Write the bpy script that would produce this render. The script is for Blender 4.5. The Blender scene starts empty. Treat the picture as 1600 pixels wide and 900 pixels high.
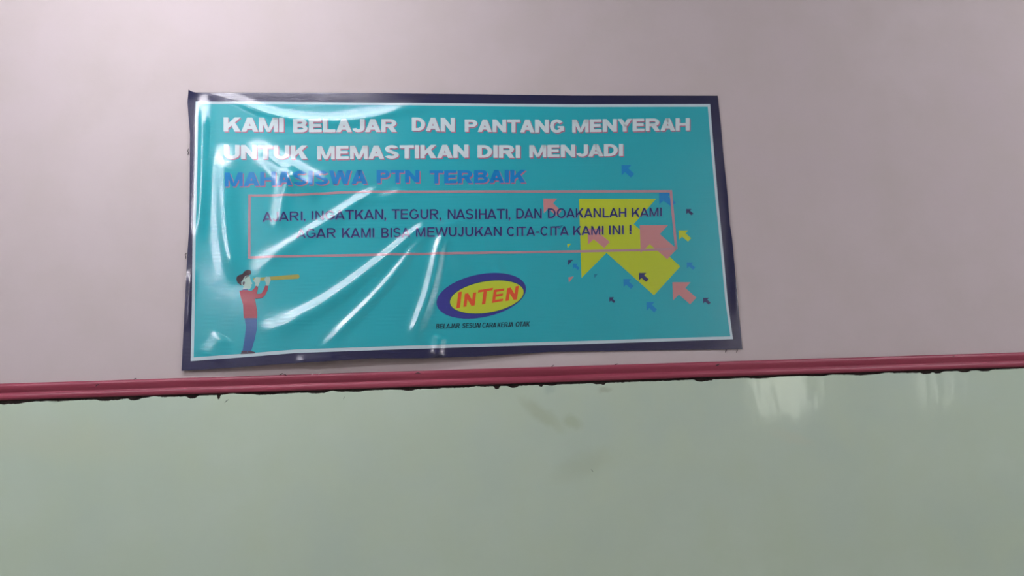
import bpy, bmesh, math, random
import numpy as np
from mathutils import Vector, Matrix
random.seed(7)
SC = bpy.context.scene
COL = SC.collection

# ------------------------------------------------------------------ camera
PITCH, YAW, ROLL = (math.radians(a) for a in (10.61, 5.94, -2.30))
CAM = np.array([-0.15, -2.968, 1.5])
F = 1300.0
cy_, sy_, cp_, sp_ = math.cos(YAW), math.sin(YAW), math.cos(PITCH), math.sin(PITCH)
FW = np.array([sy_*cp_, cy_*cp_, sp_]); R0 = np.array([cy_, -sy_, 0.0]); U0 = np.cross(R0, FW)
RT = R0*math.cos(ROLL) + U0*math.sin(ROLL); UP = -R0*math.sin(ROLL) + U0*math.cos(ROLL)
cam = bpy.data.cameras.new('camera'); camo = bpy.data.objects.new('camera', cam); COL.objects.link(camo)
cam.sensor_width = 36; cam.lens = F/1600*36; cam.clip_start = 0.05
camo.matrix_world = Matrix(((RT[0], UP[0], -FW[0], CAM[0]), (RT[1], UP[1], -FW[1], CAM[1]),
                            (RT[2], UP[2], -FW[2], CAM[2]), (0, 0, 0, 1)))
cam.dof.use_dof = True; cam.dof.focus_distance = 2.75; cam.dof.aperture_fstop = 2.6
SC.camera = camo

# ------------------------------------------------------------------ world, exposure
w = bpy.data.worlds.new('world'); SC.world = w; w.use_nodes = True
w.node_tree.nodes['Background'].inputs[0].default_value = (0.93, 0.95, 0.86, 1)
w.node_tree.nodes['Background'].inputs[1].default_value = 5.2
SC.view_settings.view_transform = 'Standard'; SC.view_settings.look = 'None'
SC.view_settings.exposure = 0.08; SC.view_settings.gamma = 1; SC.view_settings.use_curve_mapping = False
LAMP_COLOR = (0.96, 0.93, 1.0); LAMP_POWER = 345.0

# ------------------------------------------------------------------ helpers
ALBEDO = 0.72                                          # the hex colours below are read off the photo's exposure
def lin(h):
    h = h.lstrip('#'); v = [int(h[i:i+2], 16)/255 for i in (0, 2, 4)]
    return tuple(ALBEDO*(c/12.92 if c <= .04045 else ((c+.055)/1.055)**2.4) for c in v) + (1,)
def mk(name, color, rough=0.5, spec=0.5):
    m = bpy.data.materials.new(name); m.use_nodes = True
    b = m.node_tree.nodes['Principled BSDF']
    b.inputs['Base Color'].default_value = lin(color) if isinstance(color, str) else color
    b.inputs['Roughness'].default_value = rough; b.inputs['Specular IOR Level'].default_value = spec
    return m
def N(m, t, **k):
    n = m.node_tree.nodes.new(t)
    for a, v in k.items():
        if a.startswith('i_'): n.inputs[a[2:].replace('_', ' ')].default_value = v
        else: setattr(n, a, v)
    return n
def L(m, a, b): m.node_tree.links.new(a, b)
def mesh(name, verts, faces, mats, parent=None, kind=None, smooth=False, mi=None):
    me = bpy.data.meshes.new(name); me.from_pydata([tuple(map(float, v)) for v in verts], [], [tuple(map(int, f)) for f in faces])
    for m in (mats if isinstance(mats, list) else [mats]): me.materials.append(m)
    if smooth: me.polygons.foreach_set('use_smooth', [True]*len(me.polygons))
    if mi: me.polygons.foreach_set('material_index', mi)
    me.update()
    o = bpy.data.objects.new(name, me); COL.objects.link(o)
    if parent: o.parent = parent
    if kind: o['kind'] = kind
    return o
def box_vf(a, b):
    x0, y0, z0 = a; x1, y1, z1 = b
    v = [(x0,y0,z0),(x1,y0,z0),(x1,y1,z0),(x0,y1,z0),(x0,y0,z1),(x1,y0,z1),(x1,y1,z1),(x0,y1,z1)]
    f = [(0,3,2,1),(4,5,6,7),(0,1,5,4),(1,2,6,5),(2,3,7,6),(3,0,4,7)]
    return v, f
def boxes(name, lst, m, parent=None, kind=None):
    V, Fc = [], []
    for a, b in lst:
        v, f = box_vf(a, b); k = len(V); V += v; Fc += [tuple(i+k for i in q) for q in f]
    return mesh(name, V, Fc, m, parent, kind)
def tube_vf(p, r, n=6):
    V, Fc = [], []
    p = [Vector(q) for q in p]
    for i, q in enumerate(p):
        d = (p[min(i+1, len(p)-1)]-p[max(i-1, 0)]).normalized()
        s = d.cross(Vector((0.31, 0.2, 0.93))).normalized(); t = d.cross(s)
        for k in range(n):
            a = 2*math.pi*k/n; V.append(q + r*(math.cos(a)*s+math.sin(a)*t))
    for i in range(len(p)-1):
        for k in range(n):
            a, b = i*n+k, i*n+(k+1) % n; Fc.append((a, b, b+n, a+n))
    Fc.append(tuple(range(n))[::-1]); Fc.append(tuple(range(len(p)*n-n, len(p)*n)))
    return V, Fc

# photograph point -> metres on the wall plane (x, z)
def W(px, py):
    px = np.asarray(px, float); py = np.asarray(py, float)
    d = FW*F + RT*(px[..., None]-800) - UP*(py[..., None]-450)
    t = -CAM[1]/d[..., 1]
    P = CAM + d*t[..., None]
    return P[..., 0], P[..., 2]

# ------------------------------------------------------------------ setting materials
def mottled(name, c1, c2, c3, rough, spec, s1=1.3, s2=9.0, bump=0.03, bscale=60):
    m = mk(name, c1, rough, spec); b = m.node_tree.nodes['Principled BSDF']
    tc = N(m, 'ShaderNodeTexCoord')
    n1 = N(m, 'ShaderNodeTexNoise', i_Scale=s1, i_Detail=5.0); L(m, tc.outputs['Object'], n1.inputs['Vector'])
    n2 = N(m, 'ShaderNodeTexNoise', i_Scale=s2, i_Detail=6.0); L(m, tc.outputs['Object'], n2.inputs['Vector'])
    r1 = N(m, 'ShaderNodeMapRange'); r1.inputs[1].default_value = .35; r1.inputs[2].default_value = .65
    r2 = N(m, 'ShaderNodeMapRange'); r2.inputs[1].default_value = .40; r2.inputs[2].default_value = .70
    L(m, n1.outputs[0], r1.inputs[0]); L(m, n2.outputs[0], r2.inputs[0])
    a = N(m, 'ShaderNodeMix', data_type='RGBA'); a.inputs[6].default_value = lin(c1); a.inputs[7].default_value = lin(c2)
    L(m, r1.outputs[0], a.inputs[0])
    c = N(m, 'ShaderNodeMix', data_type='RGBA'); c.inputs[7].default_value = lin(c3)
    L(m, r2.outputs[0], c.inputs[0]); L(m, a.outputs[2], c.inputs[6]); L(m, c.outputs[2], b.inputs['Base Color'])
    n3 = N(m, 'ShaderNodeTexNoise', i_Scale=bscale, i_Detail=3.0); L(m, tc.outputs['Object'], n3.inputs['Vector'])
    bp = N(m, 'ShaderNodeBump', i_Strength=bump, i_Distance=0.01); L(m, n3.outputs[0], bp.inputs['Height']); L(m, bp.outputs[0], b.inputs['Normal'])
    m['out'] = c.name; m['tc'] = tc.name
    return m
M_wall = mottled('pale_pinkish_paint', '#cfc6c6', '#cbc1c2', '#c9c0be', 0.75, 0.25, 1.0, 5.0, 0.05, 25)
M_green = mottled('glossy_mint_paint', '#cde2cd', '#c4dac8', '#c9dec6', 0.10, 0.5, 1.6, 5.0, 0.0, 9)
M_white = mottled('ceiling_white', '#dcdad6', '#d6d4d0', '#d8d6d2', 0.8, 0.3)
M_floor = mottled('floor_tile_grey', '#cfcac0', '#c5c0b7', '#d4cfc4', 0.35, 0.5)
M_dark = mottled('dark_shaded_joint', '#2c2422', '#39302c', '#1d1817', 0.9, 0.1, 8, 60, .3, 200)  # open joint, with the rail's shade put into the dark colour
M_frame = mk('painted_window_frame', '#b9b4a8', 0.5)

def add_blobs(m, blobs):
    nt = m.node_tree; b = nt.nodes['Principled BSDF']; last = nt.nodes[m['out']].outputs[2]; tc = nt.nodes[m['tc']]
    nz = N(m, 'ShaderNodeTexNoise', i_Scale=22.0, i_Detail=3.0); L(m, tc.outputs['Object'], nz.inputs['Vector'])
    for (px, py, rx, rz, ang, col, amt) in blobs:
        x, z = W(px, py)
        mp = N(m, 'ShaderNodeMapping', vector_type='TEXTURE')
        mp.inputs['Location'].default_value = (x, 0, z); mp.inputs['Rotation'].default_value = (0, ang, 0)
        mp.inputs['Scale'].default_value = (rx, 1, rz)
        ad = N(m, 'ShaderNodeMix', data_type='VECTOR'); ad.inputs[0].default_value = .035
        L(m, tc.outputs['Object'], ad.inputs[4]); L(m, nz.outputs[1], ad.inputs[5])
        L(m, ad.outputs[1], mp.inputs[0])
        sep = N(m, 'ShaderNodeSeparateXYZ'); L(m, mp.outputs[0], sep.inputs[0])
        cb = N(m, 'ShaderNodeCombineXYZ'); L(m, sep.outputs[0], cb.inputs[0]); L(m, sep.outputs[2], cb.inputs[2])
        ln = N(m, 'ShaderNodeVectorMath', operation='LENGTH'); L(m, cb.outputs[0], ln.inputs[0])
        mr = N(m, 'ShaderNodeMapRange', interpolation_type='SMOOTHSTEP'); mr.inputs[1].default_value = 1; mr.inputs[2].default_value = .2
        mr.inputs[3].default_value = 0; mr.inputs[4].default_value = amt; L(m, ln.outputs['Value'], mr.inputs[0])
        mx = N(m, 'ShaderNodeMix', data_type='RGBA'); mx.inputs[7].default_value = lin(col)
        L(m, mr.outputs[0], mx.inputs[0]); L(m, last, mx.inputs[6]); last = mx.outputs[2]
    L(m, last, b.inputs['Base Color'])
add_blobs(M_green, [
    (850, 664, .13, .035, math.radians(38), '#b0bc9a', .42), (897, 676, .05, .03, .5, '#aab894', .4),
    (862, 627, .03, .025, 0, '#a8bfb2', .4), (945, 627, .035, .015, 0, '#a2a892', .5),
    (122, 636, .028, .03, 0, '#7f8f7c', .9), (915, 740, .16, .06, -.3, '#b8c6a6', .3),
    (110, 700, .5, .10, .1, '#cdd8be', .25), (1230, 700, .12, .03, .3, '#cfdcc4', .4)])

# ------------------------------------------------------------------ large structure
XL, XR, YB, ZC = -3.4, 6.3, -5.6, 3.6
ZR1, ZR0 = 1.7672, 1.7110
boxes('wall_back', [((XL-.15, 0, 0), (XR+.15, .15, ZC))], M_wall, kind='structure')
boxes('wall_left', [((XL-.15, YB, 0), (XL, 0, ZC))], M_wall, kind='structure')
boxes('wall_right', [((XR, YB, 0), (XR+.15, 0, ZC))], M_wall, kind='structure')
boxes('floor', [((XL-.15, YB-.15, -.1), (XR+.15, .15, 0))], M_floor, kind='structure')
boxes('ceiling', [((XL-.15, YB-.15, ZC), (XR+.15, .15, ZC+.1))], M_white, kind='structure')
WIN = [(3.30, 3.98, 1.67, 2.28), (5.20, 5.45, 1.74, 2.28)]          # windows behind the photographer
fr, z0w, z1w = [], WIN[0][2], WIN[0][3]
xs = [XL-.15, WIN[0][0], WIN[0][1], WIN[1][0], WIN[1][1], XR+.15]
bw = [((xs[i], YB-.15, 0), (xs[i+1], YB, ZC)) for i in (0, 2, 4)]
for k, (a, b, c, d) in enumerate(WIN): bw += [((a, YB-.15, 0), (b, YB, c)), ((a, YB-.15, d), (b, YB, ZC))]
boxes('wall_front', bw, M_wall, kind='structure')
for k, (a, b, c, d) in enumerate(WIN):
    t = .035
    l = [((a, YB-.09, c), (a+t, YB-.04, d)), ((b-t, YB-.09, c), (b, YB-.04, d)), ((a+t, YB-.09, c), (b-t, YB-.04, c+t)), ((a+t, YB-.09, d-t), (b-t, YB-.04, d))]
    if k == 0: l += [((a+.30, YB-.085, c+t), (a+.325, YB-.045, d-t)), ((a+t, YB-.083, c+.22), (b-t, YB-.047, c+.245))]
    boxes('window_%d' % (k+1), l, M_frame, kind='structure')

# green painted dado, standing 8 mm proud, with a chipped top edge
def nz1(x, f, s):
    i = math.floor(x*f); t = x*f-i; t = t*t*(3-2*t)
    h = lambda n: (math.sin(n*127.1+s*311.7)*43758.5453) % 1
    return h(i)*(1-t)+h(i+1)*t
chips = []
for px, wd, dp in ((165, 10, 3), (183, 6, 2), (212, 8, 3), (302, 7, 4.5), (343, 2.2, 7), (415, 14, 1.5), (498, 12, 2), (555, 10, 1.5), (640, 9, 1.5), (776, 4, 5.5), (802, 7, 3.5),
                   (845, 3, 3), (862, 6, 2), (935, 7, 2), (943, 3, 3), (1095, 9, 4), (1108, 5, 2.5), (1190, 22, 1.5), (1290, 20, 1), (1360, 24, 1.6), (1448, 9, 4), (1466, 7, 3.5),
                   (1508, 9, 3), (1540, 10, 2.5), (25, 14, 3), (6, 6, 3)):
    x, _ = W(px, 600); chips.append((float(x), wd*.0024, dp*.0024))
lips = [(float(W(px, 600)[0]), wd*.0024, h*.0024) for px, wd, h in ((243, 7, 1.6), (365, 9, 2), (520, 6, 1.2), (745, 8, 1.4), (1300, 10, 1.5), (1385, 12, 1.2))]
def dado_top(x):
    z = 1.7062 - .0022*nz1(x, 14, 1) - .0022*nz1(x, 60, 2)*nz1(x, 9, 5) - .0020*nz1(x, 260, 3)*nz1(x, 20, 6) - .0016*nz1(x, 620, 9)*nz1(x, 31, 4)
    for cx, s, d in chips: z -= d*math.exp(-((x-cx)/s)**4)*.8
    for cx, s, d in lips: z += d*math.exp(-((x-cx)/s)**2)
    return min(z, 1.7115)
V, Fc = [], []; xx = [XL] + list(np.linspace(-1.8, 2.5, 3400)) + [XR]
for x in xs and xx:
    zt = dado_top(x)
    V += [(x, -.008, 0.0), (x, -.0082, zt-.0022), (x, -.007, zt-.0004), (x, -.0045, zt), (x, -.0005, zt-.001)]
for i in range(len(xx)-1):
    for k in range(4):
        a = i*5+k; b = a+5; Fc.append((a, b, b+1, a+1))
# slight trowel waviness of the painted face is carried by bump
gb = M_green.node_tree.nodes['Principled BSDF']; bp = gb.inputs['Normal'].links[0].from_node
tcg = M_green.node_tree.nodes[M_green['tc']]
mp = N(M_green, 'ShaderNodeMapping'); mp.inputs['Scale'].default_value = (1.0, 1.0, .35)
nn = N(M_green, 'ShaderNodeTexNoise', i_Scale=7.0, i_Detail=3.0); L(M_green, tcg.outputs['Object'], mp.inputs[0]); L(M_green, mp.outputs[0], nn.inputs['Vector'])
L(M_green, nn.outputs[0], bp.inputs['Height']); bp.inputs['Strength'].default_value = .12; bp.inputs['Distance'].default_value = .02
dado = mesh('wall_dado', V, Fc, M_green, kind='structure')
boxes('trim_2', [((XL, -.0015, 1.60), (XR, .0, 1.7118))], M_dark, kind='structure')  # dark backing strip standing in for the gap and the shade below the rail

# red dado rail with a groove
M_red = mottled('dusty_red_gloss_paint', '#9c3c53', '#92364c', '#a5465c', 0.42, 0.45, 3, 14, .12, 40)
mpn = [n for n in M_red.node_tree.nodes if n.type == 'TEX_NOISE']
mp = N(M_red, 'ShaderNodeMapping'); mp.inputs['Scale'].default_value = (.12, 1, 3.0)
L(M_red, M_red.node_tree.nodes[M_red['tc']].outputs['Object'], mp.inputs[0])
for n in mpn: L(M_red, mp.outputs[0], n.inputs['Vector'])
prof = [(0, 1.7672), (-.004, 1.7674), (-.0095, 1.7664), (-.0130, 1.7638), (-.0146, 1.7600), (-.0148, 1.7555), (-.0138, 1.7505), (-.0118, 1.7455), (-.0090, 1.7405), (-.0062, 1.7362),
        (-.0054, 1.7340), (-.0085, 1.7322), (-.0112, 1.7295), (-.0120, 1.7245), (-.0116, 1.7190), (-.0100, 1.7150), (-.0070, 1.7120), (0, 1.7108)]
xr = [XL] + list(np.linspace(-1.8, 2.5, 240)) + [XR]; V, Fc = [], []
for x in xr:
    for k, (y, z) in enumerate(prof):
        e = .0008*(nz1(x, 7, 11+k*.13)-.5)
        V.append((x, min(0, y+(.0006*(nz1(x, 11, k)-.5) if 0 < k < len(prof)-1 else 0)), z+e))
n = len(prof)
for i in range(len(xr)-1):
    for k in range(n-1):
        a = i*n+k; Fc.append((a, a+1, a+1+n, a+n))
rail = mesh('trim_1', V, Fc, M_red, kind='structure', smooth=True)

# scuffs and flakes on rail and dado
M_scuff = mk('dark_scuff', '#3a2a2c', .8); M_flake = mk('white_flake', '#d9cfd0', .6); M_grey = mk('grey_scratch', '#75827a', .8)
def stroke(name, pts, wd, m, parent, y):
    P = [W(*p) for p in pts]; V, Fc = [], []
    for i, (x, z) in enumerate(P):
        x2, z2 = P[min(i+1, len(P)-1)]; x1, z1 = P[max(i-1, 0)]
        d = math.hypot(x2-x1, z2-z1); nx, nz = -(z2-z1)/d, (x2-x1)/d
        h = wd*.0024*.5*(1 if 0 < i < len(P)-1 else .4)
        V += [(x+nx*h, y, z+nz*h), (x-nx*h, y, z-nz*h), (x, y-.0007, z)]
    for i in range(len(P)-1):
        a = i*3; Fc += [(a, a+2, a+5, a+3), (a+2, a+1, a+4, a+5)]
    return mesh(name, V, Fc, m, parent)
for pts, wd, m, pa, y in (
    (((152, 604), (154, 602), (157, 601)), 1.6, M_scuff, rail, -.0152), (((210, 593.5), (212, 592), (215, 591.5)), 1.2, M_scuff, rail, -.0085),
    (((349, 590.8), (354, 589.6), (359, 589.5)), 1.0, M_scuff, rail, -.010), (((437, 587), (440, 585), (443, 583.5)), 1.4, M_scuff, rail, -.010), (((443, 585), (447, 586), (449, 587.5)), 1.2, M_scuff, rail, -.013),
    (((649, 584), (653, 583), (657, 584)), 2.0, M_scuff, rail, -.0155), (((487, 587), (489, 585), (490, 583)), 1.2, M_flake, rail, -.013), (((498, 586.5), (500, 584.5), (502, 583)), 1.2, M_flake, rail, -.013),
    (((861, 574), (863, 572), (865, 570.5)), 1.2, M_scuff, rail, -.008), (((959, 570.5), (962, 569.5), (965, 568.8)), 1.2, M_scuff, rail, -.010), (((1116, 572), (1119, 571), (1122, 569.5)), 2.2, M_scuff, rail, -.0152),
    (((1427, 558.5), (1430, 557.6), (1433, 557)), 1.2, M_scuff, rail, -.009), (((1484, 558), (1486, 557), (1488, 557)), 1.2, M_scuff, rail, -.0145),
    (((352, 629.5), (355, 626.5), (358, 624.5)), 1.3, M_grey, dado, -.0083), (((537, 624), (538, 621.5), (539, 620)), 1.0, M_grey, dado, -.0083),
    (((926, 737), (924, 734.5), (923, 733)), 1.0, M_grey, dado, -.0083)):
    stroke('scuff_mark' if m is M_scuff else ('paint_flake' if m is M_flake else 'scratch'), pts, wd, m, pa, y)

# ------------------------------------------------------------------ ceiling lamps (outside the frame; the two on the right are added fill)
M_house = mk('lamp_housing', '#e8e8e6', .4)
M_tube = mk('lit_tube', (1, 1, 1, 1), .4); tb = M_tube.node_tree.nodes['Principled BSDF']
tb.inputs['Emission Color'].default_value = LAMP_COLOR + (1,); tb.inputs['Emission Strength'].default_value = LAMP_POWER
M_tube2 = M_tube.copy(); M_tube2.name = 'lit_tube_dimmer'; M_tube2.node_tree.nodes['Principled BSDF'].inputs['Emission Strength'].default_value = LAMP_POWER*.45
M_tube3 = M_tube.copy(); M_tube3.name = 'lit_tube_fill'; M_tube3.node_tree.nodes['Principled BSDF'].inputs['Emission Strength'].default_value = LAMP_POWER*.8  # reduced strength, for the added fill lamps
def lamp(x, y, label, mt=None):
    e = bpy.data.objects.new('ceiling_lamp', None); COL.objects.link(e); e.location = (x, y, ZC)
    e['label'] = label; e['category'] = 'lamp'; e['group'] = 'fluorescent ceiling lamps'
    boxes('housing', [((-.64, -.05, -.045), (.64, .05, 0)), ((-.64, -.02, -.10), (-.61, .02, -.045)), ((.61, -.02, -.10), (.64, .02, -.045))], M_house, e)
    v, f = tube_vf([(-.61, 0, -.085), (.61, 0, -.085)], .016, 12); mesh('tube', v, f, mt or M_tube, e, smooth=True)
    return e
lamp(-2.4, -2.9, 'white fluorescent ceiling lamp nearest the left wall')
lamp(3.3, -2.3, 'added white fill lamp on the ceiling nearest the right wall', M_tube3)  # added to even out the light on the right
lamp(4.2, -4.8, 'added white fill lamp on the ceiling nearest the two windows', M_tube3)  # added fill from behind on the right, for evenness
lamp(-1.0, -1.22, 'white fluorescent ceiling lamp closest to the banner wall', M_tube2)

# ================================================================== BANNER
Z0 = 1.80; XC = 0.0                                  # the banner's own origin, on the wall under its bottom edge
ban = bpy.data.objects.new('wall_banner', None); COL.objects.link(ban); ban.location = (XC, 0, Z0)
ban['label'] = 'turquoise printed vinyl banner with navy border hanging on the wall above the red rail'
ban['category'] = 'banner'

# wrinkles: (pixel polyline in the photo, sigma start/end in metres, height start/end in metres)
RIDGES = [
    (((600, 290), (560, 316), (520, 344), (480, 370), (430, 402), (395, 430)), (.010, .020), (.0030, .0036)),
    (((680, 335), (640, 372), (604, 405), (560, 440), (520, 470), (480, 495), (410, 526)), (.009, .021), (.0030, .0066)),
    (((676, 350), (640, 400), (610, 440), (575, 478), (545, 508), (500, 552)), (.010, .011), (.0034, .0038)),
    (((700, 345), (686, 390), (678, 430), (668, 470), (652, 512), (640, 540)), (.012, .015), (.0046, .0066)),
    (((700, 365), (712, 392), (728, 430)), (.016, .016), (.0022, .0022)),
    (((765, 362), (772, 400), (786, 440)), (.014, .014), (.0020, .0020)),
    (((320, 148), (372, 160), (405, 176), (450, 188), (510, 193), (565, 189), (610, 180), (680, 158)), (.008, .013), (.0022, .0034)),
    (((322, 150), (320, 200), (319, 260), (316, 320), (311, 380)), (.011, .010), (.0052, .0040)),
    (((385, 222), (410, 240), (436, 260), (468, 282), (508, 304)), (.016, .024), (.0012, .0092)),
    (((462, 262), (450, 288), (442, 320), (438, 360)), (.015, .014), (.0052, .0030)),
    (((352, 225), (352, 290), (353, 340), (358, 385), (372, 445)), (.020, .017), (.0044, .0052)),
    (((462, 566), (495, 563), (530, 562)), (.010, .010), (.0022, .0022)),
    (((688, 524), (684, 545), (682, 562)), (.013, .013), (.0036, .0050)),
    (((640, 300), (590, 314), (550, 314)), (.012, .012), (.0016, .0016)),
    (((735, 346), (690, 352), (650, 366)), (.012, .012), (.0016, .0020)),
    (((350, 524), (338, 545), (328, 562)), (.018, .018), (.0014, .0014)),
    (((1133, 250), (1139, 300), (1144, 345), (1147, 400), (1149, 450), (1151, 500)), (.009, .009), (.0021, .0021)),
    (((300, 420), (297, 470), (294, 520)), (.007, .007), (.0020, .0022)),
]
RP = []
for pl, sg, am in RIDGES:
    p = np.array(pl, float)
    # smooth the polyline (two rounds of corner cutting)
    for _ in range(2):
        q = [p[0]]
        for a, b in zip(p[:-1], p[1:]): q += [a*.75+b*.25, a*.25+b*.75]
        q.append(p[-1]); p = np.array(q)
    x, z = W(p[:, 0], p[:, 1]); P = np.stack([x, z], 1)
    s = np.concatenate([[0], np.cumsum(np.hypot(*np.diff(P, axis=0).T))]); s /= s[-1]
    RP.append((P, s, sg, am))
def sstep(a, b, x):
    t = np.clip((x-a)/(b-a), 0, 1); return t*t*(3-2*t)
xb_l, _ = W(290, 400); xb_r, _ = W(1150, 400)
def height(x, z):
    v = (z-1.80)/1.0                                  # 0 bottom .. 1 top
    h = .0045 + .034*np.exp(-((x+.42)/.48)**2)*(1-sstep(-.15, .62, v)) + .004*np.exp(-((x+.55)/.5)**2)*np.exp(-((v-.6)/.35)**2)
    h = h + .0022*np.sin(x*3.1+.8)*np.sin(v*3.0+.4) + .0010*np.sin(x*13+v*7)*np.sin(v*9-x*4)*(1-sstep(-.1, .6, x))
    for P, s, sg, am in RP:
        lo = P.min(0)-.09; hi = P.max(0)+.09
        mk_ = (x > lo[0]) & (x < hi[0]) & (z > lo[1]) & (z < hi[1])
        if not mk_.any(): continue
        X = x[mk_]; Z = z[mk_]; best = np.full(X.shape, 1e9); par = np.zeros(X.shape); over = np.zeros(X.shape)
        for i in range(len(P)-1):
            d = P[i+1]-P[i]; l2 = d@d
            t = ((X-P[i, 0])*d[0]+(Z-P[i, 1])*d[1])/l2
            tc = np.clip(t, 0, 1)
            D = np.hypot(X-P[i, 0]-tc*d[0], Z-P[i, 1]-tc*d[1])
            u = D < best; best[u] = D[u]; par[u] = (s[i]+tc*(s[i+1]-s[i]))[u]
        S = 1.25*(sg[0]+(sg[1]-sg[0])*par)
        A = 1.85*(am[0]+(am[1]-am[0])*par)
        A = A*sstep(-.02, .22, par)*(1-sstep(.80, 1.02, par))
        h[mk_] += A*np.exp(-.5*(best/S)**2)
    h = h + .016*np.exp(-((z-2.93)/.20)**2)*(1-sstep(-.1, .5, x)) + .012*np.exp(-((x+1.10)/.12)**2)*sstep(2.0, 2.3, z)
    # lifted top left corner
    cx, cz = W(295, 143); h = h + .010*np.exp(-((x-cx)**2+(z-cz)**2)/.022**2)
    return h
def normals(x, z):
    e = .0012
    gx = (height(x+e, z)-height(x-e, z))/(2*e); gz = (height(x, z+e)-height(x, z-e))/(2*e)
    n = np.stack([-gx, -np.ones_like(gx), -gz], 1)*np.array([-1, 1, -1])
    # surface y = -h : outward normal (towards the room) is (-hx, -1, -hz)
    n = np.stack([-gx, -np.ones_like(gx), -gz], 1)
    return n/np.linalg.norm(n, axis=1)[:, None]
def PX(px, py):                                       # photo point -> (x, z) on the sheet itself, hanging a little off the wall
    px = np.atleast_1d(np.asarray(px, float)); py = np.atleast_1d(np.asarray(py, float))
    d = FW*F + RT*(px[:, None]-800) - UP*(py[:, None]-450)
    h = np.full(px.shape, .008)
    for _ in range(3):
        t = (-h-CAM[1])/d[:, 1]; x = CAM[0]+d[:, 0]*t; z = CAM[2]+d[:, 2]*t; h = .5*h+.5*height(x, z)
    return x, z
LV = .00035
def finish(name, x, z, faces, m, level, parent=ban, kind=None):
    y = -(height(x, z)+level*LV)
    me = bpy.data.meshes.new(name)
    me.from_pydata(list(zip((x-XC).tolist(), y.tolist(), (z-Z0).tolist())), [], faces)
    me.materials.append(m); me.polygons.foreach_set('use_smooth', [True]*len(me.polygons)); me.update()
    me.normals_split_custom_set_from_vertices(normals(x, z).tolist())
    o = bpy.data.objects.new(name, me); COL.objects.link(o); o.parent = parent
    if kind: o['kind'] = kind
    return o
def edge_pts(pts, n):
    p = np.array(pts, float); s = np.concatenate([[0], np.cumsum(np.hypot(*np.diff(p, axis=0).T))])
    t = np.linspace(0, s[-1], n); return np.interp(t, s, p[:, 0]), np.interp(t, s, p[:, 1])
def coons(name, top, right, bottom, left, nu, nv, m, level, back=False):
    """edges in photo pixels; top/bottom left to right, left/right top to bottom"""
    T = np.stack(PX(*edge_pts(top, nu)), 1); B = np.stack(PX(*edge_pts(bottom, nu)), 1)
    Lf = np.stack(PX(*edge_pts(left, nv)), 1); Rg = np.stack(PX(*edge_pts(right, nv)), 1)
    u = np.linspace(0, 1, nu)[None, :, None]; v = np.linspace(0, 1, nv)[:, None, None]
    G = (1-v)*T[None]+v*B[None]+(1-u)*Lf[:, None]+u*Rg[:, None]-((1-u)*(1-v)*T[0]+u*(1-v)*T[-1]+(1-u)*v*B[0]+u*v*B[-1])
    x = G[..., 0].ravel(); z = G[..., 1].ravel()
    i = (np.arange(nv-1)[:, None]*nu+np.arange(nu-1)[None]).ravel()
    return finish(name, x, z, np.stack([i, i+nu, i+nu+1, i+1], 1).tolist(), m, level)
def pieces(name, polys, m, level, cell=.007, parent=ban, kind=None):
    """polygons given in photo pixels, cut on a fine grid so that they follow the wrinkles"""
    bm = bmesh.new()
    for P in polys:
        P = np.array(P, float); x, z = PX(P[:, 0], P[:, 1])
        vs = [bm.verts.new((a, 0, b)) for a, b in zip(x, z)]
        try: f = bm.faces.new(vs)
        except ValueError: continue
        f.normal_update()
        if f.normal.y > 0: f.normal_flip()
    bmesh.ops.triangulate(bm, faces=[f for f in bm.faces if len(f.verts) > 4])
    xs_ = [v.co.x for v in bm.verts]; zs_ = [v.co.z for v in bm.verts]
    for a0, a1, ax in ((min(xs_), max(xs_), 0), (min(zs_), max(zs_), 2)):
        k = math.floor(a0/cell)+1
        no = (1, 0, 0) if ax == 0 else (0, 0, 1)
        while k*cell < a1:
            co = (k*cell, 0, 0) if ax == 0 else (0, 0, k*cell)
            bmesh.ops.bisect_plane(bm, geom=bm.verts[:]+bm.edges[:]+bm.faces[:], dist=1e-6, plane_co=co, plane_no=no); k += 1
    bm.verts.index_update()
    co = np.array([v.co[:] for v in bm.verts]); fc = [[v.index for v in f.verts] for f in bm.faces]; bm.free()
    return finish(name, co[:, 0], co[:, 2], fc, m, level, parent, kind)

# vinyl: satin print with a fine horizontal weave
def vinyl(name, color, rough=.15, spec=.5):
    m = mk(name, color, rough, spec); b = m.node_tree.nodes['Principled BSDF']; b.inputs['IOR'].default_value = 1.65; b.inputs['Coat Weight'].default_value = .2; b.inputs['Coat Roughness'].default_value = .36
    tc = N(m, 'ShaderNodeTexCoord')
    wv = N(m, 'ShaderNodeTexWave', wave_type='BANDS', bands_direction='Z', i_Scale=70.0, i_Distortion=.6, i_Detail=1.0); wv.inputs['Detail Scale'].default_value = 3
    L(m, tc.outputs['Object'], wv.inputs['Vector'])
    bp = N(m, 'ShaderNodeBump', i_Strength=.5, i_Distance=.0003); L(m, wv.outputs[1], bp.inputs['Height'])
    nz = N(m, 'ShaderNodeTexNoise', i_Scale=14.0, i_Detail=3.0); L(m, tc.outputs['Object'], nz.inputs['Vector'])
    b2 = N(m, 'ShaderNodeBump', i_Strength=.12, i_Distance=.006); L(m, nz.outputs[0], b2.inputs['Height']); L(m, bp.outputs[0], b2.inputs['Normal'])
    L(m, b2.outputs[0], b.inputs['Normal'])
    return m
P_navy = vinyl('navy_print', '#1d2148'); P_white = vinyl('pale_print', '#c3dbe2'); P_teal = vinyl('turquoise_print', '#20aebb')
P_letter = vinyl('white_letter_print', '#d4e8ec'); P_shadow = vinyl('rose_letter_shadow_print', '#b5748e'); P_blue = vinyl('blue_print', '#0086cc')
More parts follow.
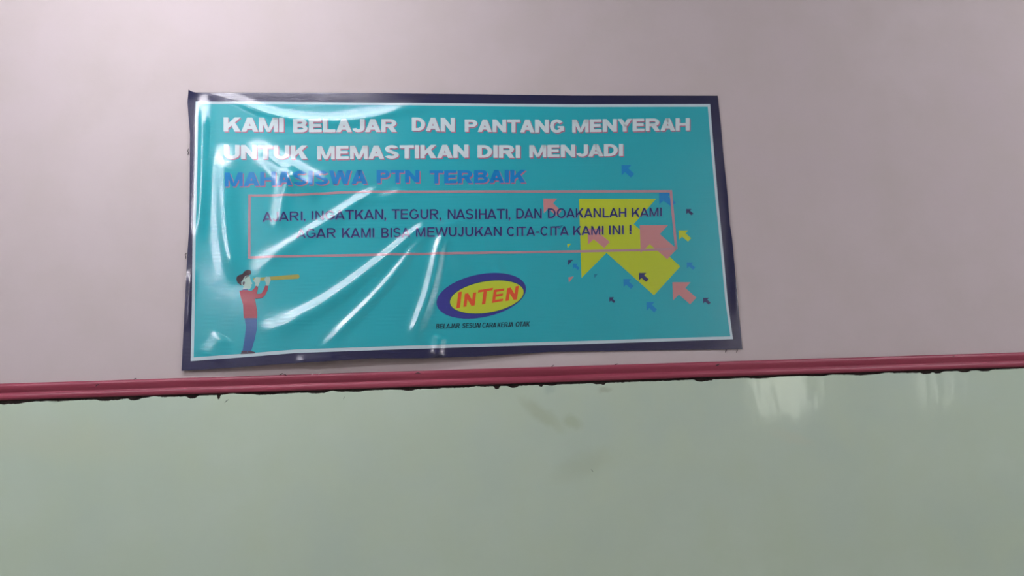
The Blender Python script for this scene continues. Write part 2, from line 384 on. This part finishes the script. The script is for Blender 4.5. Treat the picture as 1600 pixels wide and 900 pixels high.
P_ink = vinyl('indigo_letter_print', '#232f6c'); P_mauve = vinyl('mauve_letter_shadow_print', '#6f6aa0'); P_frame = vinyl('pink_line_print', '#b8909a')
P_yel = vinyl('lime_yellow_print', '#bccf2e'); P_pink = vinyl('salmon_print', '#c88c8c'); P_nav2 = vinyl('dark_blue_print', '#2a3566'); P_mid = vinyl('mid_teal_print', '#1a7f9b')
P_logo = vinyl('violet_blue_print', '#33388f'); P_ldisc = vinyl('logo_yellow_print', '#c2d436'); P_edge = vinyl('logo_line_print', '#20506a'); P_or = vinyl('orange_red_print', '#e0562f')
P_black = vinyl('near_black_print', '#123848'); P_hair = vinyl('dark_brown_print', '#3b2a35'); P_skin = vinyl('pale_skin_print', '#a2c6bb'); P_red = vinyl('red_sweater_print', '#9b3446')
P_jean = vinyl('denim_blue_print', '#2c5a98'); P_gold = vinyl('gold_print', '#a2a04c'); P_shoe = vinyl('dark_shoe_print', '#4a3a4c')

coons('sheet', [(295, 141), (300, 143.6), (306, 145), (400, 145.3), (600, 146), (740, 147.3), (900, 149), (1121.6, 149.4)],
      [(1121.6, 149.4), (1126, 190), (1130.5, 242), (1137, 306), (1140.5, 350), (1144, 372), (1146.5, 400), (1153, 470), (1160, 545.5)],
      [(283.6, 579.4), (320, 577.5), (360, 575), (400, 572), (440, 569), (490, 566), (540, 563), (580, 560.3), (660, 560), (740, 557.5), (860, 549.8), (1000, 547.5), (1160, 545.5)],
      [(295, 141), (293.3, 160), (295, 185), (297, 210), (296.5, 300), (296, 350), (292, 410), (289, 470), (286, 530), (283.6, 579.4)], 400, 200, P_navy, 0)
WT = [(306, 159), (400, 159), (600, 160.4), (760, 162), (900, 163), (1109.6, 162.6)]
WR = [(1109.6, 162.6), (1115.5, 235), (1122, 310), (1130, 390), (1137, 468), (1145.4, 530)]
WB = [(298, 564.4), (380, 558.3), (460, 552), (600, 547), (740, 542.5), (900, 538), (1145.4, 530)]
WL = [(306, 159), (304.5, 230), (303, 310), (301, 358), (300, 470), (298, 564.4)]
coons('white_margin', WT, WR, WB, WL, 380, 190, P_white, 1)
sh = lambda P, a, b, c, d: [(x+a+(c-a)*i/(len(P)-1), y+b+(d-b)*i/(len(P)-1)) for i, (x, y) in enumerate(P)]
coons('turquoise_field', sh(WT, 4.5, 4.2, -3.8, 4.2), sh(WR, -3.8, 4.2, -4.2, -4.6), sh(WB, 4.8, -6, -4.2, -4.6), sh(WL, 4.5, 4.2, 4.8, -6), 400, 200, P_teal, 2)

# ------------------------------------------------------------------ block letters (built from strokes)
def band(cx, cy, ro, qo, ri, qi, a0, a1, n=14):
    out = []
    for i in range(n):
        a, b = math.radians(a0+(a1-a0)*i/n), math.radians(a0+(a1-a0)*(i+1)/n)
        out.append([(cx+ro*math.cos(a), cy+qo*math.sin(a)), (cx+ro*math.cos(b), cy+qo*math.sin(b)), (cx+ri*math.cos(b), cy+qi*math.sin(b)), (cx+ri*math.cos(a), cy+qi*math.sin(a))])
    return out
def rc(a, b, c, d): return [[(a, b), (c, b), (c, d), (a, d)]]
def glyph(ch, w, s, t):
    Q = lambda *p: [list(p)]
    if ch == 'I': return rc(0, 0, s, 1)
    if ch == '!': return rc(0, .28, s, 1)+rc(0, 0, s, .15)
    if ch == ',': return rc(0, 0, s, .14)+Q((s*.45, 0), (s, 0), (s*.35, -.17), (0, -.17))
    if ch == '-': return rc(0, .32, w, .32+t*1.05)
    if ch == 'L': return rc(0, 0, s, 1)+rc(s, 0, w, t)
    if ch == 'T': return rc(0, 1-t, w, 1)+rc(w/2-s/2, 0, w/2+s/2, 1-t)
    if ch == 'H': return rc(0, 0, s, 1)+rc(w-s, 0, w, 1)+rc(s, .5-t/2, w-s, .5+t/2)
    if ch == 'E': return rc(0, 0, s, 1)+rc(s, 0, w, t)+rc(s, 1-t, w*.97, 1)+rc(s, .52-t/2, w*.92, .52+t/2)
    if ch == 'N': return rc(0, 0, s, 1)+rc(w-s, 0, w, 1)+Q((s, 1), (s*.8, .62), (w-s, 0), (w-s*.8, .38)) if s > .2 else rc(0, 0, s, 1)+rc(w-s, 0, w, 1)+Q((0, 1), (s*1.12, 1), (w, 0), (w-s*1.12, 0))
    if ch == 'M':
        k = s*.85
        return rc(0, 0, k, 1)+rc(w-k, 0, w, 1)+Q((0, 1), (k*1.3, 1), (w/2+k*.38, 0), (w/2-k*.38, 0))+Q((w, 1), (w-k*1.3, 1), (w/2-k*.38, 0), (w/2+k*.38, 0))
    if ch == 'A':
        k = s*1.08; a = .5*(.2+t*.4)
        return Q((0, 0), (k, 0), (w/2+k*.5, 1), (w/2-k*.5, 1))+Q((w, 0), (w-k, 0), (w/2-k*.5, 1), (w/2+k*.5, 1))+rc(w*.5*.3+k*.3, .19, w-w*.5*.3-k*.3, .19+t)
    if ch == 'K':
        d = s*1.15
        return rc(0, 0, s, 1)+Q((s, .22), (s, .22+d*1.0), (w-d*1.1, 1), (w, 1))+Q((w, 0), (w-d*1.15, 0), (s+(w-s)*.22, .50), (s+(w-s)*.42+d*.2, .68))
    if ch == 'Y': return rc(w/2-s/2, 0, w/2+s/2, .45)+Q((0, 1), (s*1.15, 1), (w/2+s/2, .42), (w/2-s/2, .40))+Q((w, 1), (w-s*1.15, 1), (w/2-s/2, .42), (w/2+s/2, .40))
    if ch == 'W':
        k = s*.92; o = []
        for a, b in ((0, w*.27), (w*.5, w*.27), (w*.5, w*.73), (w, w*.73)):
            a0 = min(max(a-k*.55, 0), w-k*1.1); b0 = b-k*.5; o += Q((a0, 1), (a0+k*1.1, 1), (b0+k, 0), (b0, 0))
        return o
    if ch == 'U': return rc(0, .36, s, 1)+rc(w-s, .36, w, 1)+band(w/2, .36, w/2, .36, w/2-s, .36-t, 180, 360)
    if ch == 'J': return rc(w-s, .33, w, 1)+band(w/2, .33, w/2, .33, w/2-s, .33-t, 190, 360)
    if ch == 'D': return rc(0, 0, s, 1)+rc(s, 0, w*.42, t)+rc(s, 1-t, w*.42, 1)+band(w*.42, .5, w*.58, .5, w*.58-s, .5-t, -90, 90, 18)
    if ch in 'PR':
        q = .28 if s < .2 else .31
        o = rc(0, 0, s, 1)+rc(s, 1-t, w*.58, 1)+rc(s, 1-2*q, w*.58, 1-2*q+t)+band(w*.58, 1-q, w*.42, q, w*.42-s, q-t, -90, 90)
        if ch == 'R': o = [[(x*.97, y) for x, y in p] for p in o]+Q((w*.36, 1-2*q+t*.4), (w*.36+s*1.25, 1-2*q+t*.6), (w, 0), (w-s*1.2, 0))
        return o
    if ch == 'B':
        return rc(0, 0, s, 1)+rc(s, 0, w*.6, t)+rc(s, .52-t/2, w*.6, .52+t/2)+rc(s, 1-t, w*.56, 1)+band(w*.56, .76-t*.12, w*.38, .24+t*.12, w*.38-s, .24-t*.88, -90, 90)+band(w*.6, .26+t*.12, w*.4, .26+t*.12, w*.4-s, .26-t*.88, -90, 90)
    if ch == 'O': return band(w/2, .5, w/2, .515, w/2-s, .515-t, 0, 360, 30)
    if ch == 'C': return band(w/2, .5, w/2, .515, w/2-s, .515-t, 38, 322, 24)
    if ch == 'G': return band(w/2, .5, w/2, .515, w/2-s, .515-t, 38, 325, 24)+rc(w-s, .14, w, .5)+rc(w*.55, .5-t*.55, w-s, .5)
    if ch == 'S':
        q = .285; r = w/2
        return band(r, 1-q+.012, r*.95, q, r*.95-s, q-t, 20, 270, 16)+band(r, q-.012, r, q+t-.13 if False else q, r-s, q-t, -160, 90, 16)+Q((r*.75, 1-2*q+.012), (r*.75, 1-2*q+t+.012), (r*1.25, 2*q-.012), (r*1.25, 2*q-t-.012))
    return []
WB_ = dict(A=1.09, B=1.0, C=1.0, D=1.0, E=.88, G=1.07, H=1.05, I=.30, J=.85, K=1.10, L=.85, M=1.22, N=1.05, O=1.07, P=.95, R=1.06, S=.97, T=.98, U=1.03, W=1.5, Y=1.09)
WR_ = dict(A=.93, B=.76, C=.86, D=.82, E=.76, G=.92, H=.78, I=.13, J=.55, K=.82, L=.66, M=.94, N=.78, O=.96, P=.77, R=.86, S=.78, T=.82, U=.78, W=1.28, Y=.9)
GAPB = dict(A=-.02, T=.02, Y=-.02, W=-.01, J=.03)
def word(txt, x0, x1, tl, tr, bl, br, bold, slant=0.0):
    """polygons in photo pixels; letters laid between x0 and x1, cap line tl..tr, base line bl..br"""
    s, t = (.30, .215) if bold else (.145, .125)
    x = 0; pl = []
    for i, c in enumerate(txt):
        wd = s if c in '!I,' else (.34 if c == '-' else (WB_ if bold else WR_)[c])
        g = .0 if i == 0 else ((GAPB.get(c, .07)+GAPB.get(txt[i-1], .07))/2+.015 if bold else (.01 if c in 'AYTW' or txt[i-1] in 'AYTW' else .1)+(.1 if c not in 'AYTWOCGSJ' else .04)+.01)
        if bold is False and c == ',': g = .13
        x += g
        for p in glyph(c, wd, s, t): pl.append([(a+x, b) for a, b in p])
        x += wd
    out = []
    for p in pl:
        q = []
        for a, b in p:
            u = a/x; X = x0+(x1-x0)*u+slant*b; T = tl+(tr-tl)*u; Bq = bl+(br-bl)*u; q.append((X, Bq+(T-Bq)*b))
        out.append(q)
    return out
def line(name, words, bold, m, msh, off, level, cell=.008):
    for wd in words:                                   # each printed word is a part, its rose shadow a sub-part
        P = word(*wd, bold)
        o = pieces(name, P, m, level+1, cell)
        pieces('letter_shadow', [[(x+off[0], y+off[1]) for x, y in q] for q in P], msh, level, cell, parent=o)
line('headline_word', [('KAMI', 349.5, 443.5, 183.5, 184.5, 205.5, 206.5), ('BELAJAR', 458, 620, 186.5, 186.5, 207, 206.5), ('DAN', 643.5, 710.5, 184, 184.5, 204.5, 206),
     ('PANTANG', 726, 881, 187, 187, 206, 207.5), ('MENYERAH', 894, 1077.5, 187, 184.5, 207, 203.8)], True, P_letter, P_shadow, (1.6, 1.7), 4)
line('headline_word', [('UNTUK', 350, 480.5, 226.5, 227.5, 248.5, 248.5), ('MEMASTIKAN', 495.5, 732, 228.5, 226, 249.5, 246.5), ('DIRI', 746, 812.5, 227, 227, 246.5, 247),
     ('MENJADI', 827, 973.5, 227, 225, 246.3, 243.8)], True, P_letter, P_shadow, (1.6, 1.7), 4)
line('headline_word', [('MAHASISWA', 351.5, 574, 270, 265.5, 292, 287.5), ('PTN', 588.5, 655.5, 266, 266, 286.5, 285.5), ('TERBAIK', 671, 821.5, 266.5, 265.5, 287, 285.5)],
     True, P_blue, P_shadow, (1.6, 1.7), 4)
line('subtitle_word', [('AJARI,', 410, 477, 331.5, 330.5, 346.5, 344), ('INGATKAN,', 487, 603, 330, 326.8, 343.5, 342.5), ('TEGUR,', 612, 689, 327, 327, 342.4, 342.4), ('NASIHATI,', 699.5, 797, 327, 326.5, 342.4, 342),
     ('DAN', 806.5, 846, 326, 326, 341.5, 341), ('DOAKANLAH', 856, 978, 325.8, 325, 340.8, 339), ('KAMI', 987, 1033.5, 325, 324.5, 338.8, 337.6)], False, P_ink, P_mauve, (.8, .7), 5)
line('subtitle_word', [('AGAR', 463, 524.5, 358, 356.5, 372, 371.5), ('KAMI', 534.5, 584.5, 356.5, 356.5, 371.5, 371), ('BISA', 596, 640.5, 356.5, 356, 371.5, 370.5), ('MEWUJUKAN', 650, 783.5, 355.5, 354.5, 370, 368.5),
     ('CITA-CITA', 792, 888, 354.5, 353.5, 368.8, 367.5), ('KAMI', 895.5, 942.5, 353.5, 353, 367.3, 366.5), ('INI', 951.5, 974, 352.5, 352.3, 366.2, 365.8), ('!', 983.5, 986, 351.5, 351.5, 365.3, 365.3)],
     False, P_ink, P_mauve, (.8, .7), 5)

# ------------------------------------------------------------------ arrows
AR = [(0, 0), (.76, 0), (.54, .26), (1, .70), (.74, 1), (.272, .56), (.025, .82)]
def arrow(b, m, level, cell=.012, pts=AR):
    x0, y0, x1, y1 = b
    q = [(x0+(x1-x0)*u, y0+(y1-y0)*v) for u, v in pts]
    # split at the notches into convex pieces
    if pts is AR: return pieces('arrow', [[q[0], q[1], q[2], q[5], q[6]], [q[2], q[3], q[4], q[5]]], m, level, cell)
    return pieces('arrow', [q], m, level, cell)
arrow((904.5, 311, 1063, 461.5), P_yel, 3)
for b, m, lv in (((999.5, 352, 1057.5, 405), P_pink, 4), ((918, 357, 953, 387.5), P_pink, 4), ((849, 310.5, 877, 338), P_pink, 4), ((1050.5, 441, 1088, 475.5), P_pink, 4),
                 ((971, 258, 991, 277.5), P_blue, 3), ((1029.5, 301.5, 1056, 323), P_blue, 4), ((974, 436, 990, 451.5), P_blue, 4), ((1073, 410, 1086.5, 421.5), P_blue, 3), ((1010, 472, 1026.5, 488.5), P_blue, 3),
                 ((895, 412, 905.5, 422), P_blue, 3), ((1072, 326.5, 1083.5, 336.5), P_nav2, 3), ((998, 426.5, 1013.5, 440.5), P_nav2, 5), ((952, 464.5, 961.5, 473.5), P_nav2, 3), ((1098.5, 465.5, 1110.5, 476), P_nav2, 3),
                 ((1060.5, 360, 1080, 377.5), P_yel, 3)):
    arrow(b, m, lv)
for p, m in (([(887, 406.3), (895.5, 406), (887.5, 414.5)], P_nav2), ([(888, 433.5), (896.5, 432), (889, 441.5)], P_pink), ([(886, 381.5), (892.5, 380.8), (887, 387.5)], P_yel),
             ([(928, 428.3), (934, 428), (928.6, 434.8)], P_mid), ([(869, 353.5), (880, 351.8), (874, 359)], P_mid)):
    pieces('triangle', [p], m, 3, .02)

# pink outline box
def strip_px(pts, wd):
    out = []
    for (a, b) in zip(pts[:-1], pts[1:]):
        dx, dy = b[0]-a[0], b[1]-a[1]; l = math.hypot(dx, dy); nx, ny = -dy/l*wd/2, dx/l*wd/2; ex, ey = dx/l*wd/2, dy/l*wd/2
        out.append([(a[0]+nx-ex*0, a[1]+ny), (b[0]+nx, b[1]+ny), (b[0]-nx, b[1]-ny), (a[0]-nx, a[1]-ny)])
    return out
def frame_poly(top, right, bottom, left, wd):
    P = strip_px(top, wd)+strip_px(bottom, wd)
    k = wd/2
    rr = [(right[0][0], right[0][1]-k)]+right[1:-1]+[(right[-1][0], right[-1][1]+k)]
    ll = [(left[0][0], left[0][1]-k)]+left[1:-1]+[(left[-1][0], left[-1][1]+k)]
    return P+strip_px(rr, wd*1.1)+strip_px(ll, wd*1.1)
pieces('outline_box', frame_poly([(390, 305.8), (440, 305), (480, 304), (530, 301), (570, 299.8), (700, 299.6), (900, 299.2), (1048, 299)], [(1048, 299), (1050.5, 327), (1053, 352), (1056.5, 388)],
       [(390, 402.5), (480, 400.2), (600, 398), (750, 395.3), (900, 393), (1000, 390.8), (1030, 390), (1056.5, 388)], [(390, 305.8), (389.6, 350), (389.5, 402.5)], 3.6), P_frame, 4.6, .01)

# ------------------------------------------------------------------ logo and tagline
def ell(cx, cy, a, b, th, n=64):
    th = math.radians(th)
    return [(cx+a*math.cos(t)*math.cos(th)+b*math.sin(t)*math.sin(th), cy-a*math.cos(t)*math.sin(th)+b*math.sin(t)*math.cos(th)) for t in (2*math.pi*i/n for i in range(n))]
pieces('logo_oval', [ell(752, 462.4, 71, 33.6, 11.5)], P_logo, 3.5, .01)
pieces('logo_disc_outline', [ell(760.6, 464.3, 59.2, 25.4, 9.5)], P_edge, 4, .01)
pieces('logo_disc', [ell(760.6, 464.3, 58.1, 24.3, 9.5)], P_ldisc, 4.5, .01)
LT = []
def lett(ch, x0, x1, tl, tr, bl, br, sl, s=.24, t=.19, wd=.85):
    for p in glyph(ch, wd, s, t):
        q = []
        for a, b in p:
            u = a/wd; Tq = tl+(tr-tl)*u; Bq = bl+(br-bl)*u; q.append((x0+(x1-x0)*u+sl*b, Bq+(Tq-Bq)*b))
        LT.append(q)
LT.append([(712.8, 481.8), (718.6, 481.2), (721.6, 455.8), (716.2, 456.8)])
lett('N', 723.8, 741.5, 459, 457, 479.8, 477.6, 2.6)
LT += [[(747.3, 453.6), (770.2, 449.8), (769.4, 453.6), (746.8, 457.4)], [(755.6, 454), (761, 453.2), (758.2, 475.2), (752.8, 476)]]
lett('E', 768.6, 785.4, 453, 450.6, 473.6, 470.6, 3.0)
lett('N', 789.6, 807.6, 450.5, 446.6, 470.6, 468, 3.0)
pieces('logo_lettering', LT, P_or, 5.2, .01)
TG = []
for a in (('BELAJAR', 681, 717.5, 506.3, 505.5, 513.8, 513), ('SESUAI', 721.8, 749.5, 505.3, 504.7, 512.8, 512.2), ('CARA', 753, 774.5, 504.6, 504, 512, 511.5), ('KERJA', 777, 801, 504, 503.2, 511.5, 510.8), ('OTAK', 805, 826.5, 503, 502.4, 510.6, 510)):
    x = word(a[0], a[1], a[2], a[3], a[4], a[5], a[6], False, 1.0)
    TG += x + [[(u+.6, v) for u, v in q] for q in x]
pieces('tagline', TG, P_black, 4, .02)

# ------------------------------------------------------------------ printed figure with spyglass
S_ = lambda pts: [[(340+x/5.625, 410+y/5.625) for x, y in pts]]
pieces('face', S_([(212, 175), (225, 150), (240, 122), (262, 116), (284, 122), (289, 150), (296, 170), (308, 186), (298, 196), (300, 214), (284, 236), (236, 243), (222, 238), (230, 208), (208, 200)]), P_skin, 3, .02)
pieces('hair', S_([(165, 150), (170, 128), (190, 112), (218, 104), (238, 78), (262, 66), (288, 68), (299, 84), (292, 108), (272, 116), (246, 120), (232, 138), (222, 158), (208, 172), (212, 205), (196, 196), (176, 178)]), P_hair, 4, .02)
pieces('collar', S_([(222, 238), (266, 232), (268, 250), (222, 252)]), P_jean, 4, .02)
pieces('sweater', S_([(193, 252), (225, 245), (267, 246), (300, 255), (332, 330), (350, 430), (352, 492), (232, 492), (225, 370), (205, 310)])+S_([(290, 262), (322, 232), (340, 206), (357, 222), (346, 285), (322, 330)])
       +S_([(325, 285), (345, 278), (385, 276), (392, 316), (340, 322), (325, 315)])+S_([(385, 276), (404, 245), (420, 205), (447, 208), (440, 250), (418, 292), (392, 316)]), P_red, 5, .02)
pieces('trousers', S_([(240, 492), (348, 492), (347, 590), (328, 680), (298, 782), (220, 782), (240, 665), (251, 570)]), P_jean, 4, .02)
pieces('shoe', S_([(214, 780), (262, 780), (268, 803), (206, 806)]), P_shoe, 5, .02)
pieces('shoe', S_([(266, 780), (296, 780), (334, 790), (330, 800), (268, 803)]), P_shoe, 5, .02)
pieces('spyglass', S_([(314, 140), (470, 126), (706, 106), (720, 114), (721, 130), (712, 145), (470, 158), (318, 166)]), P_gold, 4, .02)
pieces('hand', S_([(316, 160), (338, 130), (378, 133), (376, 165), (358, 212), (330, 208), (334, 186)]), P_skin, 5, .02)
pieces('hand', S_([(412, 150), (428, 127), (462, 130), (468, 160), (450, 207), (426, 205), (426, 182)]), P_skin, 5, .02)
pieces('eyebrow', S_([(238, 138), (258, 122), (276, 120), (276, 126), (260, 129), (244, 144)]), P_hair, 4.5, .02)
pieces('ear', S_([(222, 176), (236, 166), (242, 182), (232, 200), (222, 196)]), P_shoe, 4.5, .02)

# ------------------------------------------------------------------ tie strings sticking out from behind the banner edge
M_tie = mk('dark_tie_string', '#241c28', .5)
for pts in (((1134.5, 545), (1134.5, 548), (1132.8, 550.5)), ((1151.5, 545), (1151.8, 548), (1150, 550.5)), ((295, 233), (293, 236), (295.5, 239), (294, 242)), ((292, 396), (289.5, 398.5), (291, 402), (290, 405))):
    P = []
    for k, (a, b) in enumerate(pts):
        x, z = W(a, b); P.append((float(x)-XC, -.004+.001*(k % 2), float(z)-Z0))
    v, f = tube_vf(P, .0012, 6); mesh('tie_string', v, f, M_tie, ban, smooth=True)
